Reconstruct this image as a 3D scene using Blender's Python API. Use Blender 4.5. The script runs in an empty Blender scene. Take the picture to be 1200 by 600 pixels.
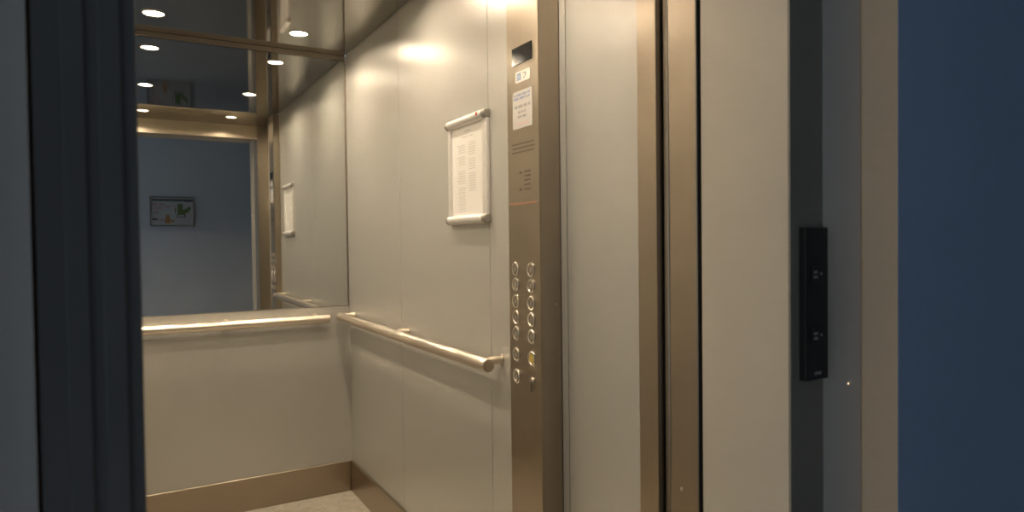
import bpy, bmesh, math, random
from mathutils import Vector, Matrix
random.seed(7)
scn = bpy.context.scene
COL = scn.collection
PI = math.pi
AROT = .25

# ------------------------------------------------------------------ materials
def mat(name, color, rough=.5, metal=0., aniso=0., tangent=None, bump=None, spec=None, coat=0.):
    m = bpy.data.materials.new(name); m.use_nodes = True
    nt = m.node_tree; b = nt.nodes['Principled BSDF']
    b.inputs['Base Color'].default_value = (*color, 1)
    b.inputs['Roughness'].default_value = rough
    b.inputs['Metallic'].default_value = metal
    b.inputs['Anisotropic'].default_value = aniso
    b.inputs['Anisotropic Rotation'].default_value = AROT
    b.inputs['Coat Weight'].default_value = coat
    if spec is not None: b.inputs['Specular IOR Level'].default_value = spec
    if tangent:
        c = nt.nodes.new('ShaderNodeCombineXYZ')
        for i in range(3): c.inputs[i].default_value = tangent[i]
        nt.links.new(c.outputs[0], b.inputs['Tangent'])
    return m

def brush(m, scale=(1, 1, 1), amount=.06, bump=.0, base_var=.05):
    """fine grain: stretched noise drives roughness and a slight tone variation"""
    nt = m.node_tree; b = nt.nodes['Principled BSDF']
    tc = nt.nodes.new('ShaderNodeTexCoord'); mp = nt.nodes.new('ShaderNodeMapping')
    mp.inputs['Scale'].default_value = scale
    nz = nt.nodes.new('ShaderNodeTexNoise'); nz.inputs['Scale'].default_value = 1.0
    nz.inputs['Detail'].default_value = 4
    nt.links.new(tc.outputs['Object'], mp.inputs[0]); nt.links.new(mp.outputs[0], nz.inputs['Vector'])
    r = b.inputs['Roughness'].default_value
    mr = nt.nodes.new('ShaderNodeMapRange')
    mr.inputs['From Min'].default_value = .3; mr.inputs['From Max'].default_value = .7
    mr.inputs['To Min'].default_value = max(.01, r - amount); mr.inputs['To Max'].default_value = r + amount
    nt.links.new(nz.outputs['Fac'], mr.inputs['Value']); nt.links.new(mr.outputs[0], b.inputs['Roughness'])
    if base_var:
        c = b.inputs['Base Color'].default_value[:3]
        mx = nt.nodes.new('ShaderNodeMix'); mx.data_type = 'RGBA'
        mx.inputs[6].default_value = (*[x * (1 - base_var) for x in c], 1)
        mx.inputs[7].default_value = (*[min(1, x * (1 + base_var)) for x in c], 1)
        nt.links.new(nz.outputs['Fac'], mx.inputs[0]); nt.links.new(mx.outputs[2], b.inputs['Base Color'])
    return m

UP = (0, 0, 1)
M = {}
M['panel'] = brush(mat('brushed_panel', (.50, .49, .455), .31, .21, .32, UP), (90, 90, 1.2), .006, base_var=0)
M['panel_low'] = brush(mat('brushed_lower_panel', (.48, .465, .43), .36, .24, .3, UP), (90, 90, 1.2), .006, base_var=0)
M['steel'] = brush(mat('brushed_steel', (.47, .405, .325), .31, 1., .6, UP), (240, 240, .9), .012, base_var=.035)
M['steel_h'] = brush(mat('brushed_steel_baseboard', (.42, .355, .28), .30, 1., .5, UP), (700, 700, 2), .012, base_var=.0)
M['transom'] = mat('satin_transom_steel', (.55, .47, .36), .34, .4)
M['rail'] = mat('satin_rail_steel', (.72, .64, .54), .34, .9)
M['reflector'] = mat('bright_reflector', (.9, .88, .84), .18, 1.)
M['chrome'] = mat('polished_steel', (.80, .76, .70), .10, 1.)
M['ceiling'] = brush(mat('polished_dark_ceiling', (.36, .335, .295), .05, 1.), (3, 3, 3), .015, base_var=.0)
M['mirror'] = mat('mirror_glass', (.80, .81, .79), .0, 1.)
M['shadow_gap'] = mat('gap_shade', (.012, .011, .010), .7)  # near-black colour stands in for the shade inside gaps
M['alu'] = mat('satin_aluminium', (.76, .74, .71), .34, .3)
M['alu_dark'] = mat('grey_corner', (.40, .38, .34), .38, .7)
M['paper'] = mat('paper', (.80, .78, .745), .6)
M['paper_grey'] = mat('greyish_label', (.60, .575, .55), .5)
M['ink'] = mat('faded_ink', (.57, .545, .52), .7)
M['ink_dark'] = mat('dark_ink', (.34, .33, .33), .7)
M['ink_blue'] = mat('blue_ink', (.30, .35, .50), .6)
M['ink_red'] = mat('red_ink', (.46, .22, .14), .6)
M['ink_pink'] = mat('pale_pink_print', (.74, .50, .47), .6)
M['red'] = mat('red_dot', (.55, .06, .05), .5)
M['display'] = mat('black_display', (.006, .007, .007), .12)
M['black'] = mat('black_plastic', (.012, .012, .012), .35)
M['hole'] = mat('dark_perforation', (.13, .10, .07), .7)
M['yellow'] = mat('yellow_button_face', (.62, .45, .05), .35)
M['btn'] = mat('satin_button_face', (.42, .36, .29), .34, 1.)
M['cream'] = brush(mat('cream_painted_frame', (.54, .485, .40), .48, 0., spec=.35), (3, 3, 260), .05, base_var=.03)
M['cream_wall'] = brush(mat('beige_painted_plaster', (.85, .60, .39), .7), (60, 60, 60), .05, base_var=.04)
M['pale_wall'] = brush(mat('pale_grey_plaster', (.60, .58, .55), .7), (60, 60, 60), .05, base_var=.03)
M['blue_wall'] = brush(mat('blue_painted_plaster', (.34, .48, .72), .65), (60, 60, 60), .05, base_var=.05)
M['frame_dark'] = mat('dark_grey_painted_frame', (.22, .205, .185), .38)
M['landing_wall'] = brush(mat('grey_painted_landing', (.50, .53, .55), .7), (40, 40, 40), .05, base_var=.02)
M['white_wall'] = mat('white_landing_ceiling', (.7, .7, .7), .8)
M['sign_green'] = mat('sign_green', (.13, .20, .06), .5)
M['sign_orange'] = mat('sign_orange', (.45, .22, .08), .5)
M['sign_rose'] = mat('sign_rose', (.45, .33, .33), .5)
M['sign_white'] = mat('sign_white', (.44, .46, .44), .4)
M['sign_dark'] = mat('sign_dark', (.10, .10, .10), .5)
M['frame_black'] = mat('near_black_frame', (.12, .118, .115), .4)
M['blue_pale'] = mat('pale_blue_print', (.42, .50, .66), .6)
M['glyph'] = mat('grey_mark', (.35, .34, .33), .5)

def stone(name, c0, c1):
    m = bpy.data.materials.new(name); m.use_nodes = True
    nt = m.node_tree; b = nt.nodes['Principled BSDF']; b.inputs['Roughness'].default_value = .38
    tc = nt.nodes.new('ShaderNodeTexCoord')
    n1 = nt.nodes.new('ShaderNodeTexNoise'); n1.inputs['Scale'].default_value = 14; n1.inputs['Detail'].default_value = 9
    n1.inputs['Roughness'].default_value = .68; n1.inputs['Distortion'].default_value = 1.6
    n2 = nt.nodes.new('ShaderNodeTexNoise'); n2.inputs['Scale'].default_value = 90; n2.inputs['Detail'].default_value = 3
    cr = nt.nodes.new('ShaderNodeValToRGB')
    cr.color_ramp.elements[0].position = .30; cr.color_ramp.elements[0].color = (*c0, 1)
    cr.color_ramp.elements[1].position = .66; cr.color_ramp.elements[1].color = (*c1, 1)
    mx = nt.nodes.new('ShaderNodeMix'); mx.data_type = 'FLOAT'; mx.inputs[0].default_value = .25
    nt.links.new(tc.outputs['Object'], n1.inputs['Vector']); nt.links.new(tc.outputs['Object'], n2.inputs['Vector'])
    nt.links.new(n1.outputs['Fac'], mx.inputs[2]); nt.links.new(n2.outputs['Fac'], mx.inputs[3])
    nt.links.new(mx.outputs[0], cr.inputs['Fac']); nt.links.new(cr.outputs['Color'], b.inputs['Base Color'])
    return m
M['stone'] = stone('beige_stone_floor', (.30, .27, .22), (.58, .54, .46))
M['tile'] = stone('landing_floor', (.16, .16, .16), (.24, .24, .235))

def emit(name, color, strength):
    m = bpy.data.materials.new(name); m.use_nodes = True
    nt = m.node_tree; nt.nodes.remove(nt.nodes['Principled BSDF'])
    e = nt.nodes.new('ShaderNodeEmission'); e.inputs['Color'].default_value = (*color, 1); e.inputs['Strength'].default_value = strength
    nt.links.new(e.outputs[0], nt.nodes['Material Output'].inputs['Surface'])
    return m
M['lamp'] = emit('warm_lamp', (1., .825, .61), 440.)

# ------------------------------------------------------------------ mesh helpers
class MB:
    def __init__(s): s.bm = bmesh.new()
    def box(s, a, b, bevel=0., seg=2, mi=0):
        a = Vector(a); b = Vector(b)
        r = bmesh.ops.create_cube(s.bm, size=1, matrix=Matrix.Translation((a + b) / 2) @ Matrix.Diagonal((*[abs(x) for x in (b - a)], 1)))
        fs = {f for v in r['verts'] for f in v.link_faces}
        for f in fs: f.material_index = mi
        if bevel:
            es = list({e for v in r['verts'] for e in v.link_edges})
            q = bmesh.ops.bevel(s.bm, geom=es, offset=bevel, segments=seg, profile=.5, affect='EDGES')
            for f in q['faces']: f.material_index = mi
        return s
    def prism(s, pts, z0, z1, axis='z', mi=0, bevel=0.):
        """extrude a polygon: axis z -> pts are (x,y); axis x -> pts are (y,z); axis y -> pts are (x,z)"""
        def P(p, t): return {'z': (p[0], p[1], t), 'x': (t, p[0], p[1]), 'y': (p[0], t, p[1])}[axis]
        lo = [s.bm.verts.new(P(p, z0)) for p in pts]; hi = [s.bm.verts.new(P(p, z1)) for p in pts]
        n = len(pts); fs = []
        fs.append(s.bm.faces.new(lo)); fs.append(s.bm.faces.new(hi))
        for i in range(n): fs.append(s.bm.faces.new((lo[i], lo[(i + 1) % n], hi[(i + 1) % n], hi[i])))
        for f in fs: f.material_index = mi
        bmesh.ops.recalc_face_normals(s.bm, faces=fs)
        return s
    def cyl(s, a, b, r, n=32, r2=None, round_=0., mi=0):
        a = Vector(a); b = Vector(b); d = b - a
        q = d.to_track_quat('Z', 'Y').to_matrix().to_4x4()
        R = bmesh.ops.create_cone(s.bm, cap_ends=True, segments=n, radius1=r, radius2=r if r2 is None else r2,
                                  depth=d.length, matrix=Matrix.Translation((a + b) / 2) @ q)
        if round_:
            es = [e for e in {e for v in R['verts'] for e in v.link_edges} if any(len(f.verts) > 4 for f in e.link_faces)]
            bmesh.ops.bevel(s.bm, geom=es, offset=round_, segments=3, profile=.5, affect='EDGES')
        return s
    def torus(s, c, axis, R, r, n=32, k=10, sy=1., sz=1.):
        """ring around centre c; axis 'x' or 'z'"""
        vs = []
        for i in range(n):
            t = 2 * PI * i / n
            for j in range(k):
                u = 2 * PI * j / k
                rad = R + r * math.cos(u); h = r * math.sin(u)
                p = (h, rad * math.cos(t) * sy, rad * math.sin(t) * sz) if axis == 'x' else (rad * math.cos(t), rad * math.sin(t), h)
                vs.append(s.bm.verts.new(Vector(c) + Vector(p)))
        fs = [s.bm.faces.new((vs[i * k + j], vs[((i + 1) % n) * k + j], vs[((i + 1) % n) * k + (j + 1) % k], vs[i * k + (j + 1) % k]))
              for i in range(n) for j in range(k)]
        bmesh.ops.recalc_face_normals(s.bm, faces=fs)
        return s
    def build(s, name, m, parent=None, smooth=True, origin=None):
        """origin: where the object's own origin goes (world for a top-level mesh, its parent's space otherwise)"""
        me = bpy.data.meshes.new(name)
        if origin is not None: bmesh.ops.translate(s.bm, verts=s.bm.verts, vec=-Vector(origin))
        s.bm.to_mesh(me); s.bm.free()
        for x in (m if isinstance(m, (list, tuple)) else [m]): me.materials.append(M[x])
        if smooth:
            me.polygons.foreach_set('use_smooth', [True] * len(me.polygons))
            me.set_sharp_from_angle(angle=math.radians(35))
        o = bpy.data.objects.new(name, me); COL.objects.link(o)
        if smooth:
            wn = o.modifiers.new('weighted_normals', 'WEIGHTED_NORMAL'); wn.keep_sharp = True; wn.weight = 90
        if origin is not None: o.location = origin
        if parent: o.parent = parent
        return o

def tag(o, label, cat, group=None):
    o['label'] = label; o['category'] = cat
    if group: o['group'] = group
    return o
def thing(name, loc, label, cat, group=None):
    o = bpy.data.objects.new(name, None); COL.objects.link(o); o.location = loc; o.empty_display_size = .05
    return tag(o, label, cat, group)
def struct(o, label=None):
    o['kind'] = 'structure'
    if label: o['label'] = label
    return o

# ------------------------------------------------------------------ measures (metres; X right, Y into the lift, Z up)
H = 2.2                     # lift ceiling
XR, XL, YB, YF = .9766, -.175, 3.368, 1.075
XN = 1.0                    # wall right of the control column
JX0, JX1 = .011, .917       # clear door opening
OPEN_H = 2.095

# ------------------------------------------------------------------ lift car shell
b = MB(); b.box((XL - .03, .905, -.04), (XN + .03, YB + .03, 0))
struct(b.build('floor', 'stone', smooth=False), 'beige speckled stone floor of the lift car')

b = MB()                    # ceiling panel with a shadow gap along the side walls
LXs, LYs, HOLE = (.1139, .6878), (3.097, 2.247, 1.397), .0375
es = []
def loop(pts):
    vs = [b.bm.verts.new(p) for p in pts]
    es.extend(b.bm.edges.new((vs[i], vs[(i + 1) % len(vs)])) for i in range(len(vs)))
loop([(XL + .008, YF, H), (XR - .009, YF, H), (XR - .009, YB - .002, H), (XL + .008, YB - .002, H)])
for ly in LYs:
    for lx in LXs:
        loop([(lx + HOLE * math.cos(2 * PI * i / 40), ly + HOLE * math.sin(2 * PI * i / 40), H) for i in range(40)])
bmesh.ops.triangle_fill(b.bm, use_beauty=True, use_dissolve=False, edges=es)
q = bmesh.ops.extrude_face_region(b.bm, geom=list(b.bm.faces))
bmesh.ops.translate(b.bm, verts=[v for v in q['geom'] if isinstance(v, bmesh.types.BMVert)], vec=(0, 0, .02))
bmesh.ops.recalc_face_normals(b.bm, faces=list(b.bm.faces))
struct(b.build('ceiling', 'ceiling', smooth=False), 'dark polished mirror-like lift ceiling')
b = MB(); b.box((XL, YF, H + .03), (XN, YB, H + .05))
struct(b.build('ceiling_backing', 'shadow_gap', smooth=False))

def panel_wall(name, x, sgn, cuts, m, z0=0, z1=H + .03, th=.03, gap=.0012, back=.03):
    """panelled side wall in the plane X = x; its body is on the side sgn; thin grooves between the panels"""
    b = MB()
    for y0, y1 in zip(cuts[:-1], cuts[1:]):
        b.box((x, y0 + gap, z0), (x + sgn * .012, y1 - gap, z1), .0006, 2)
    b.box((x + sgn * .0122, cuts[0], z0), (x + sgn * th, cuts[-1] + back, z1), mi=1)
    return struct(b.build(name, [m, 'alu_dark']))
panel_wall('wall_right', XR, 1, [1.651, 1.8403, 2.6242, YB + .0012], 'panel')['label'] = 'brushed steel panelled right wall of the lift'
panel_wall('wall_right_return', XN, 1, [YF, 1.452, 1.4825], 'panel', back=.22)['label'] = 'brushed steel panel beside the control column'
panel_wall('wall_left', XL, -1, [YF, 1.8403, 2.6242, YB - .0005], 'panel')

MZ0, MZ1 = .945, 2.175       # mirror
b = MB()
b.box((XL, YB, 0), (XR + .004, YB + .012, MZ0 - .003), .0006)
b.box((XL, YB + .0122, 0), (XR, YB + .03, H + .03), mi=1)
struct(b.build('wall_back', ['panel_low', 'alu_dark']), 'lower brushed steel panel of the back wall')
b = MB(); b.box((XL, YB - .006, MZ1 + .0015), (XR - .0095, YB + .012, H - .0005), .002)
struct(b.build('trim_1', 'steel'), 'steel strip above the mirror')
b = MB(); b.box((XR - .009, YB - .003, MZ0 - .002), (XR - .0005, YB + .012, H), .0015)
struct(b.build('trim_2', 'steel'), 'narrow steel edge right of the mirror')

b = MB(); b.box((XL + .004, YB, MZ0), (XR - .0095, YB + .006, MZ1), .0008, 1)
tag(b.build('mirror', 'mirror', smooth=False, origin=((XL + XR) / 2, YB, MZ0)),
    'large wall mirror filling the upper part of the back wall above the handrail', 'mirror')

# baseboards
SK, ST = .1545, .012
def board(name, a, bb, m='steel_h'):
    q = MB(); q.box(a, bb, .004, 3); return struct(q.build(name, m), 'brushed steel skirting board')
board('baseboard_back', (XL + ST, YB - ST, 0), (XR - ST, YB, SK))
board('baseboard_right', (XR - ST, 1.651, 0), (XR, YB - .0005, SK))
board('baseboard_left', (XL, YF, 0), (XL + ST, YB - .0005, SK))
board('baseboard_return', (XN - ST, 1.078, 0), (XN, 1.482, SK))

# front wall of the car: stubs either side of the doorway, transom above
b = MB()
b.box((JX1, YF - .057, 0), (XN + .03, YF, H + .03), .002)
struct(b.build('wall_front_right', 'steel'), 'brushed steel jamb at the right of the lift doorway')
b = MB(); b.box((XL - .03, YF - .057, 0), (JX0, YF, H + .03), .002)
struct(b.build('wall_front_left', 'steel'))
b = MB(); b.box((JX0, YF - .057, OPEN_H), (JX1, YF, H + .03), .002)
struct(b.build('trim_3', 'transom'), 'steel transom above the lift doorway')

# sliding car door leaves, retracted behind the jambs
for nm, x0, x1 in (('door_1', .930, 1.30), ('door_2', -.36, -.002)):
    b = MB(); b.box((x0, .998, .01), (x1, 1.013, OPEN_H + .05), .004, 3)
    struct(b.build(nm, 'steel'), 'retracted sliding door leaf of the lift car')
b = MB(); b.box((1.005, 1.0135, 0), (1.32, 1.0178, H)); b.box((1.30, .908, 0), (1.33, 1.0178, H))
b.box((.94, .9065, 0), (1.33, .9075, H))
b.box((.9185, .9078, 0), (1.11, .9088, H))  # black sheets added so the slot beside the door post reads as shaded
struct(b.build('pocket_shade', 'shadow_gap', smooth=False), 'black sheets standing in for shade in the door pocket')

# landing door post (brushed steel), with a screw low down
def post(nm, x0, x1, s):
    b = MB(); y0, y1 = .909, .993
    xa, xb = x0, x1
    pts = [(xa, y0 + .0012), (xa + s * .0012, y0), (xb, y0), (xb, y1), (xa + s * .012, y1), (xa + s * .004, y1 - .005), (xa, y1 - .014)]
    b.prism(pts, .0, OPEN_H + .03)
    return struct(b.build(nm, 'steel'), 'brushed steel landing door leaf edge')
p = post('door_3', JX1, 1.29, 1)
b = MB(); b.cyl((JX1 - .002, .9517, .777), (JX1 + .004, .9517, .777), .0048, 20, round_=.001)
b.build('screw', 'chrome', p)
post('door_4', JX0, -.36, -1)

# painted landing door frame (portal): light reveal, dark grey front fold
FY0, FY1 = .708, .898
def jamb(nm, s, x0, x1):
    b = MB()
    b.box((x0, FY0 + .003, 0), (x1, FY1, OPEN_H + .1), .0015, mi=0)
    b.box((x0, FY0 - .001, 0), (x1, FY0 + .003, OPEN_H + .1), .001, 2, mi=1)
    # shallow folds of the front profile
    for d0, d1 in ((.012, .030), (.040, .058)):
        b.box((x0 + s * d0, FY0 - .0045, 0), (x0 + s * d1, FY0 - .0008, OPEN_H + .1), .0018, 2, mi=1)
    return struct(b.build(nm, ['cream', 'frame_black']), 'painted metal frame of the landing door')
b = MB()
b.box((JX1, FY0 + .003, 0), (.996, FY1, OPEN_H + .1), .0015, mi=0)
b.box((JX1, FY0 - .001, 0), (.996, FY0 + .003, OPEN_H + .1), .001, 2, mi=1)
struct(b.build('trim_5', ['cream', 'frame_dark']), 'painted metal frame at the right of the landing doorway')
jamb('trim_6', -1, JX0, JX0 - .079)
b = MB()
b.box((JX0, FY0 + .003, OPEN_H + .02), (JX1, FY1, OPEN_H + .1), .0015, mi=0)
b.box((JX0, FY0 - .001, OPEN_H + .02), (JX1, FY0 + .003, OPEN_H + .1), .001, 2, mi=1)
struct(b.build('trim_7', ['cream', 'frame_dark']), 'header of the landing door frame')
b = MB(); b.box((JX0, .909, OPEN_H + .012), (JX1, .993, OPEN_H + .12), .002)
struct(b.build('trim_8', 'steel'))
# sills
b = MB(); b.box((JX0, .901, -.01), (JX1, .996, .002), .001)
for k in range(3): b.box((JX0, .918 + k * .025, .002), (JX1, .926 + k * .025, .0035))
struct(b.build('trim_9', 'steel'), 'grooved metal door sill')

# ------------------------------------------------------------------ landing
LX0, LX1, LY, LH = -2.4, 3.0, -1.0, 2.55
YW = .645
b = MB(); b.box((LX0, LY - .02, -.04), (LX1, .9, 0)); struct(b.build('floor_landing', 'tile', smooth=False))
b = MB(); b.box((LX0, LY - .02, LH), (LX1, .9, LH + .04)); struct(b.build('ceiling_landing', 'white_wall', smooth=False))
b = MB(); b.box((LX0, LY - .04, 0), (LX1, LY, LH)); struct(b.build('wall_opposite', 'landing_wall', smooth=False), 'grey landing wall seen in the mirror')
b = MB(); b.box((LX1, LY - .04, 0), (LX1 + .04, .9, LH)); struct(b.build('wall_landing_end', 'landing_wall', smooth=False))
def landing_side(nm, x0, x1, x2):
    b = MB()
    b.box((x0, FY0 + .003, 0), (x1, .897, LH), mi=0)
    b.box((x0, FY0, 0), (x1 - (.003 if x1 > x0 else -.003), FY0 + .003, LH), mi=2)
    sg = 1 if x1 > x0 else -1
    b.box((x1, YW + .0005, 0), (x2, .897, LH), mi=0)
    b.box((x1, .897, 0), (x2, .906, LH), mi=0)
    b.box((x1 + sg * .001, YW, 0), (x2, YW + .004, LH), mi=1)
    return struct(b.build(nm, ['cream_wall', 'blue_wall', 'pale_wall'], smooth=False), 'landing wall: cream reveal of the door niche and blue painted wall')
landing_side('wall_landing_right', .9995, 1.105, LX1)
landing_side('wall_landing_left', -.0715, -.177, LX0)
b = MB()
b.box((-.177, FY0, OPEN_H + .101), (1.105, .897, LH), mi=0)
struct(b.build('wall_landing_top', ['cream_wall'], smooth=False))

# ------------------------------------------------------------------ printed lines
def text_rows(b, rows, x, thick, face, h, mi=0, seedv=1):
    """rows: (y_left, y_right, z) lines of small word-like strokes on a plane X = x"""
    rnd = random.Random(seedv)
    for y0, y1, z in rows:
        y = y0
        while y > y1 + .001:
            w = min(rnd.uniform(.25, 1.0) * h * 4.5, y - y1)
            b.box((x - thick, y - w, z - h / 2), (x, y, z + h / 2), mi=mi)
            y -= w + h * .9
    return b

# ------------------------------------------------------------------ handrails
def rail(name, loc, vec, L, stand, off, label):
    """tube along vec from loc, standoffs towards `stand` at the fractions off"""
    t = thing(name, loc, label, 'handrail', 'tubular handrails of the lift')
    v = Vector(vec); s = Vector(stand)
    b = MB(); b.cyl((0, 0, 0), v * L, .02, 40, round_=.0025); b.build('bar', 'rail', t)
    for o in off:
        c = v * o
        k = MB(); c = c + Vector((0, 0, .008)); k.cyl(c + s * .012, c + s * .0615, .0125, 24); k.cyl(c + s * .0585, c + s * .0615, .016, 28, round_=.001)
        k.build('bracket', 'rail', t)
    return t
rail('handrail', (XR - .062, 1.741, .893), (0, 1, 0), 1.585, (1, 0, 0), (.032, .80, 1.545),
     'round steel handrail along the right wall below the framed notice')
rail('handrail', (-.08, YB - .062, .889), (1, 0, 0), .938, (0, 1, 0), (.06, .47, .88),
     'round steel handrail on the back wall under the mirror')

# ------------------------------------------------------------------ snap-frame notice on the right wall
NY0, NY1, NZ0, NZ1 = 1.829, 2.119, 1.316, 1.668       # outer size
t = thing('notice_frame', (XR, (NY0 + NY1) / 2, NZ0), 'silver snap frame holding a white printed notice on the right wall', 'frame')
w2, hh = (NY1 - NY0) / 2, NZ1 - NZ0
R_ = .0145
def bar(y0, y1, zc, name):
    b = MB(); b.cyl((-.0105, y0, zc), (-.0105, y1, zc), R_, 28); b.box((-.0105, min(y0, y1), zc - R_), (0, max(y0, y1), zc + R_))
    return b.build(name, 'alu', t)
top = bar(-w2 + .022, w2 - .016, hh - R_, 'top_bar')
bot = bar(-w2 + .022, w2 - .016, R_, 'bottom_bar')
b = MB(); b.cyl((-.0262, -w2 + .045, hh - .012), (-.0225, -w2 + .045, hh - .012), .0055, 20); b.build('maker_dot', 'red', top)['label'] = 'small red dot on the top bar'
for y0, y1 in ((-w2 + .001, -w2 + .034), (w2 - .024, w2 - .001)):
    b = MB(); b.box((-.013, y0, R_ * 2 - .002), (0, y1, hh - R_ * 2 + .002), .004, 3); b.build('side_bar', 'alu', t)
for y0, y1, zc in ((-w2, -w2 + .0215, R_), (-w2, -w2 + .0215, hh - R_), (w2 - .0155, w2, R_), (w2 - .0155, w2, hh - R_)):
    b = MB(); b.cyl((-.0105, y0, zc), (-.0105, y1, zc), R_ + .0008, 28, round_=.005); b.box((-.0105, y0 + .002, zc - R_), (0, y1 - .001, zc + R_), .002)
    b.build('corner_cap', 'alu_dark', t)['label'] = 'grey corner cap'
b = MB(); b.box((-.006, -w2 + .033, R_ * 2 - .003), (-.001, w2 - .023, hh - R_ * 2 + .003)); pp = b.build('paper', 'paper', t)
b = MB()
ph0, ph1 = R_ * 2, hh - R_ * 2
text_rows(b, [(.020, -.020, ph1 - .018), (.043, -.043, ph1 - .036)], -.006, .0004, 0, .0048, seedv=3)
b.build('heading_text', 'ink', pp)
b, b2 = MB(), MB()
z = ph1 - .062; k = 0
while z > ph0 + .012:
    if k not in (4, 9, 10, 17): b_l = text_rows(b, [(.068 if k % 5 else .078, .020, z)], -.006, .0004, 0, .0030, seedv=k)
    if z > ph0 + .075 and k not in (6, 12): text_rows(b2, [(-.008, -.055, z + .004)], -.006, .0004, 0, .0030, seedv=k + 50)
    z -= .0078; k += 1
b.build('column_text', 'ink', pp); b2.build('column_text', 'ink', pp)

# ------------------------------------------------------------------ control column
CX, CY0, CY1 = .935, 1.483, 1.65
t = thing('control_column', (CX, (CY0 + CY1) / 2, 0), 'tall brushed steel control column with floor buttons and black display', 'control panel')
def W(y, z, x=CX): return Vector((x, y, z)) - t.location
b = MB(); r = .004
pts = [(XN - .0005, CY0), (XN - .0005, CY1), (CX + r, CY1), (CX + r * .3, CY1 - r * .3), (CX, CY1 - r), (CX, CY0 + r), (CX + r * .3, CY0 + r * .3), (CX + r, CY0)]
b.prism([(x - t.location.x, y - t.location.y) for x, y in pts], .001, H - .001)
b.build('body', 'steel', t)
def plate(name, y0, y1, z0, z1, th, m, bevel=.0004, parent=t):
    b = MB(); b.box(W(y0, z0, CX - th), W(y1, z1, CX), bevel, 2); return b.build(name, m, parent, smooth=False)
d = plate('display', 1.512, 1.6146, 1.738, 1.7857, .0025, 'display')
d['label'] = 'black floor display'
s = MB()                                   # small white sticker, rounded corners
def rrect(y0, y1, z0, z1, r, n=6):
    out = []
    for cy, cz, a0 in ((y1 - r, z1 - r, 0), (y0 + r, z1 - r, 90), (y0 + r, z0 + r, 180), (y1 - r, z0 + r, 270)):
        for i in range(n + 1):
            a = math.radians(a0 + 90 * i / n); out.append((cy + r * math.cos(a), cz + r * math.sin(a)))
    return out
ty = t.location.y
s.prism([(y - ty, z) for y, z in rrect(1.523, 1.599, 1.689, 1.7185, .004)], -.001, 0, 'x')
st = s.build('sticker', 'paper', t, smooth=False); st['label'] = 'white sticker with a blue mark'
b = MB()
for y0, y1, z0, z1 in ((1.569, 1.591, 1.7085, 1.7140), (1.569, 1.591, 1.6945, 1.6990)):
    b.box(W(y0, z0, CX - .0014), W(y1, z1, CX - .0009))
b.box(W(1.569, 1.699, CX - .0014), W(1.575, 1.7085, CX - .0009))
b.box(W(1.584, 1.702, CX - .0014), W(1.591, 1.7055, CX - .0009))
b.build('blue_mark', 'ink_blue', st)
b = MB(); b.box(W(1.5755, 1.6992, CX - .0013), W(1.5905, 1.7083, CX - .0009)); b.build('pale_blue_mark', 'blue_pale', st)
b = MB()
for y0, y1, z0, z1 in ((1.549, 1.558, 1.7090, 1.7125), (1.543, 1.549, 1.7005, 1.7110), (1.549, 1.556, 1.6960, 1.7000)):
    b.box(W(y0, z0, CX - .0014), W(y1, z1, CX - .0009))
b.build('grey_mark', 'ink_dark', st)
n = plate('capacity_notice', 1.5125, 1.615, 1.5645, 1.666, .0012, 'paper_grey'); n['label'] = 'white notice with blue and grey lines of print'
b = MB()
L = lambda ya, yb, z, h, sd: text_rows(b, [(ya - ty, yb - ty, z)], -.0012, .0003, 0, h, seedv=sd)
L(1.607, 1.520, 1.6555, .0060, 1); L(1.609, 1.518, 1.6455, .0060, 2)
b.build('blue_print', 'ink_blue', n)
b = MB(); L(1.604, 1.522, 1.6235, .0072, 3); L(1.586, 1.546, 1.6085, .0060, 4); L(1.588, 1.544, 1.5960, .0060, 5); b.build('grey_print', 'ink_dark', n)
b = MB(); L(1.596, 1.530, 1.5760, .0044, 6); b.build('red_print', 'ink_pink', n)
b = MB()                                   # loudspeaker perforation: three rows of holes
for i, zz in enumerate((1.523, 1.5117, 1.5005)):
    for j in range(14):
        y = 1.620 - (j + (.5 if i == 1 else 0)) * .0084
        b.cyl(W(y, zz, CX - .0004), W(y, zz, CX + .001), .0026, 10)
b.build('speaker_holes', 'hole', t, smooth=False)['label'] = 'three rows of loudspeaker perforations'
b = MB()                                   # raised marks: five short lines, dots left of first and last
for i in range(5):
    zz = 1.446 - i * .0118
    for j in range(4):
        b.box(W(1.558 - j * .0085, zz - .0022, CX - .0006), W(1.552 - j * .0085, zz + .0022, CX + .001), .0004, 1)
for zz in (1.444, 1.3985):
    b.cyl(W(1.579, zz, CX - .0006), W(1.579, zz, CX + .001), .0045, 14)
    b.box(W(1.566, zz - .002, CX - .0006), W(1.571, zz + .002, CX + .001), .0004, 1)
b.build('engraved_marks', 'hole', t, smooth=False)
b = MB(); text_rows(b, [(1.634 - ty, 1.500 - ty, 1.3605)], 0, .0004, 0, .0058, seedv=9)
b.build('red_lettering', 'ink_red', t, smooth=False)['label'] = 'faint red line of lettering'

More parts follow.
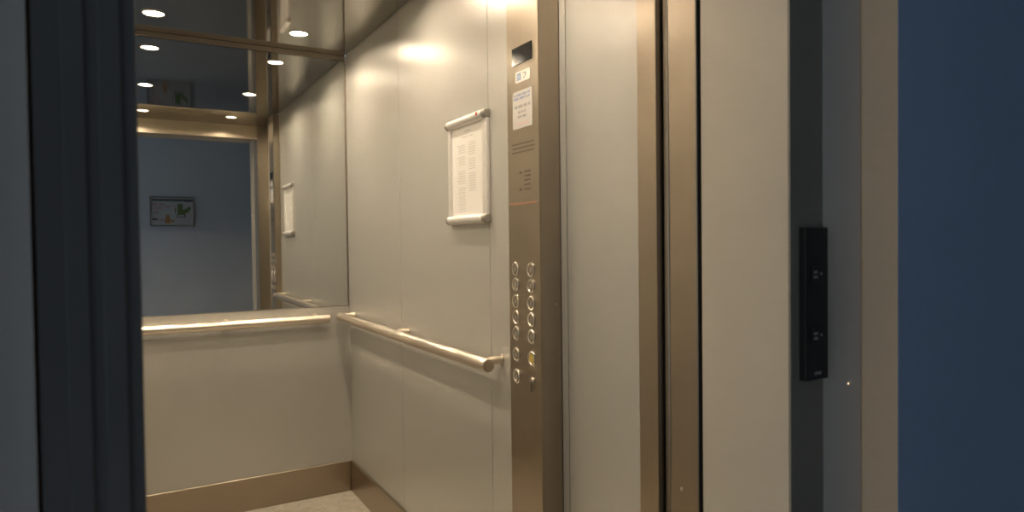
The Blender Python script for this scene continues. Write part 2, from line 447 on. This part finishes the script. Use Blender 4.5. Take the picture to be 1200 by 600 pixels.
def button(y, z, face='btn'):
    b = MB(); b.cyl(W(y, z, CX - .0022), W(y, z, CX + .002), .0125, 28, round_=.001); cap = b.build('button', face, t)
    b = MB(); b.torus(W(y, z, CX - .0008), 'x', .0152, .0032, 36, 12, 1, 1.12); b.build('rim', 'chrome', cap)
    b = MB()
    for k in range(3): b.box(W(y - .003, z - .005 + k * .004, CX - .0026), W(y + .003, z - .0032 + k * .004, CX - .0021))
    b.build('raised_mark', 'alu', cap)
    if face == 'yellow': cap['label'] = 'button with a yellow face'
    return cap
ZS = (1.181, 1.138, 1.092, 1.047, 1.0022, .943, .8825)
for i, z in enumerate(ZS):
    button(1.6105, z)
    if i < 6: button(1.5292, z, 'yellow' if i == 5 else 'btn')
b = MB(); b.cyl(W(1.5265, .884, CX - .004), W(1.5265, .884, CX + .002), .0095, 28, round_=.0012); ks = b.build('key_switch', 'chrome', t)
b = MB(); b.box(W(1.5250, .8545, CX - .0075), W(1.5280, .882, CX - .003), .0008, 2); b.build('key_tab', 'btn', ks)
b = MB(); b.cyl((.9835 - t.location.x, CY0 - ty - .002, 1.0895), (.9835 - t.location.x, CY0 - ty + .001, 1.0895), .0035, 16, round_=.0008); b.build('screw', 'chrome', t)

# ------------------------------------------------------------------ ceiling downlights
first = None
rows = ('in the row nearest the mirror', 'in the middle row', 'in the row nearest the doorway')
def make_lamp(loc):
    o = bpy.data.objects.new('downlight', None); COL.objects.link(o); o.location = loc; o.empty_display_size = .05
    b = MB(); b.torus((0, 0, -.0008), 'z', .0405, .0032, 40, 10); b.build('ring', 'chrome', o)
    b = MB()
    prof = [(.0385, -.001), (.0372, -.001), (.0355, .011), (.0368, .011), (.0373, .0005)]
    vs = [[b.bm.verts.new((r * math.cos(2 * PI * i / 40), r * math.sin(2 * PI * i / 40), z)) for r, z in prof] for i in range(40)]
    for i in range(40):
        for k in range(5): b.bm.faces.new((vs[i][k], vs[(i + 1) % 40][k], vs[(i + 1) % 40][(k + 1) % 5], vs[i][(k + 1) % 5]))
    bmesh.ops.recalc_face_normals(b.bm, faces=list(b.bm.faces)); b.build('reflector', 'reflector', o)
    b = MB(); b.cyl((0, 0, .010), (0, 0, .014), .0355, 40); b.build('lens', 'lamp', o, smooth=False)
    return o
for j, y in enumerate(LYs):
    for i, x in enumerate(LXs):
        if first is None: o = first = make_lamp((x, y, H))
        else:
            o = first.copy(); COL.objects.link(o); o.location = (x, y, H)
            for ch in list(first.children):
                c = ch.copy(); COL.objects.link(c); c.parent = o
        tag(o, 'round warm ceiling downlight %s, %s' % (rows[j], ('away from the right wall', 'nearer the right wall')[i]), 'ceiling light', 'downlights in the lift ceiling')

# ------------------------------------------------------------------ call panel on the landing frame
PX0, PX1, PZ0, PZ1 = .9375, .9945, 1.027, 1.274
t = thing('call_panel', ((PX0 + PX1) / 2, FY0 - .001, PZ0), 'narrow black call panel with two buttons on the right door frame', 'call panel')
w = (PX1 - PX0) / 2; hgt = PZ1 - PZ0
b = MB(); b.box((-w, -.012, 0), (w, .0025, hgt), .0015, 2); b.build('plate', 'black', t)
for zc, up in ((.1720, 1), (.0730, -1)):
    b = MB(); b.box((-.013, -.0145, zc - .013), (.013, -.011, zc + .013), .001, 2); k = b.build('button', 'black', t)
    b = MB()
    for q in range(2):
        b.box((-.011, -.0149, zc - .007 + q * .008), (-.002, -.0144, zc - .003 + q * .008))
    b.cyl((.007, -.0149, zc), (.007, -.0144, zc), .0022, 14)
    b.build('mark', 'glyph', k)
b = MB(); text_rows_x = [(-.006, .010)]
for q in range(4): b.box((-.006 + q * .0042, -.0125, .0085), (-.003 + q * .0042, -.0119, .0135))
b.build('small_print', 'glyph', t)

# ------------------------------------------------------------------ framed sign on the opposite landing wall (seen in the mirror)
SX0, SX1, SZ0, SZ1 = .2085, .618, 1.458, 1.760
t = thing('wall_sign', ((SX0 + SX1) / 2, LY, SZ0), 'framed landing sign with green, rose and orange print, seen in the mirror', 'sign')
w = (SX1 - SX0) / 2; hgt = SZ1 - SZ0
b = MB(); b.box((-w + .01, .001, .01), (w - .01, .009, hgt - .01)); bd = b.build('board', 'sign_white', t, smooth=False)
f = MB()
f.box((-w, 0, 0), (w, .016, .012), .002); f.box((-w, 0, hgt - .012), (w, .016, hgt), .002)
f.box((-w, 0, .012), (-w + .012, .016, hgt - .012), .002); f.box((w - .012, 0, .012), (w, .016, hgt - .012), .002)
f.build('frame', 'frame_dark', t)
def patch(name, m, rects):
    b = MB()
    for x0, x1, z0, z1 in rects: b.box((-w + x0 * 2 * w, .009, z0 * hgt), (-w + x1 * 2 * w, .0096, z1 * hgt))
    return b.build(name, m, bd, smooth=False)
patch('header_bar', 'sign_dark', [(.05, .97, .85, .92), (.78, .96, .83, .85)])
patch('rose_print', 'sign_rose', [(.06, .16, .66, .80), (.10, .28, .55, .64), (.20, .33, .68, .78), (.34, .44, .62, .70), (.48, .60, .66, .71), (.08, .20, .42, .50)])
patch('rose_print', 'sign_rose', [(.18, .30, .16, .24)])
patch('orange_print', 'sign_orange', [(.33, .46, .10, .26), (.36, .44, .26, .38), (.48, .54, .14, .22)])
patch('green_plan', 'sign_green', [(.62, .74, .56, .76), (.62, .80, .38, .56), (.78, .88, .46, .60), (.84, .92, .56, .66)])
patch('dark_plan_lines', 'sign_dark', [(.60, .80, .30, .325), (.60, .622, .325, .40), (.775, .80, .325, .40)])
patch('dark_print', 'sign_dark', [(.05, .17, .20, .26)])
patch('dark_print', 'sign_dark', [(.56, .58, .44, .62)])

# ------------------------------------------------------------------ daylight reaching the landing, camera, view
wd = bpy.data.worlds.new('world'); scn.world = wd; wd.use_nodes = True
bg = wd.node_tree.nodes['Background']
bg.inputs['Color'].default_value = (.72, .88, 1., 1); bg.inputs['Strength'].default_value = 1.05

cam = bpy.data.cameras.new('camera'); co = bpy.data.objects.new('camera', cam); COL.objects.link(co); scn.camera = co
F = Vector((.4973, .8673, -.0213)).normalized()
U = Vector((.0210, .0126, .9997)); Rv = F.cross(U).normalized(); U = Rv.cross(F)
m = Matrix((Rv, U, -F)).transposed().to_4x4(); m.translation = (0, 0, 1.2567)
co.matrix_world = m
cam.sensor_width = 36; cam.lens = 786.8 / 1200 * 36; cam.clip_start = .02
cam.dof.use_dof = True; cam.dof.focus_distance = 2.3; cam.dof.aperture_fstop = 4.5

vs = scn.view_settings
vs.view_transform = 'Standard'; vs.look = 'None'; vs.gamma = 1; vs.use_curve_mapping = False; vs.exposure = 0
cy = scn.cycles
cy.max_bounces = 14; cy.diffuse_bounces = 6; cy.glossy_bounces = 10
cy.sample_clamp_indirect = 0; cy.blur_glossy = .3; cy.caustics_reflective = True
cy.use_denoising = True
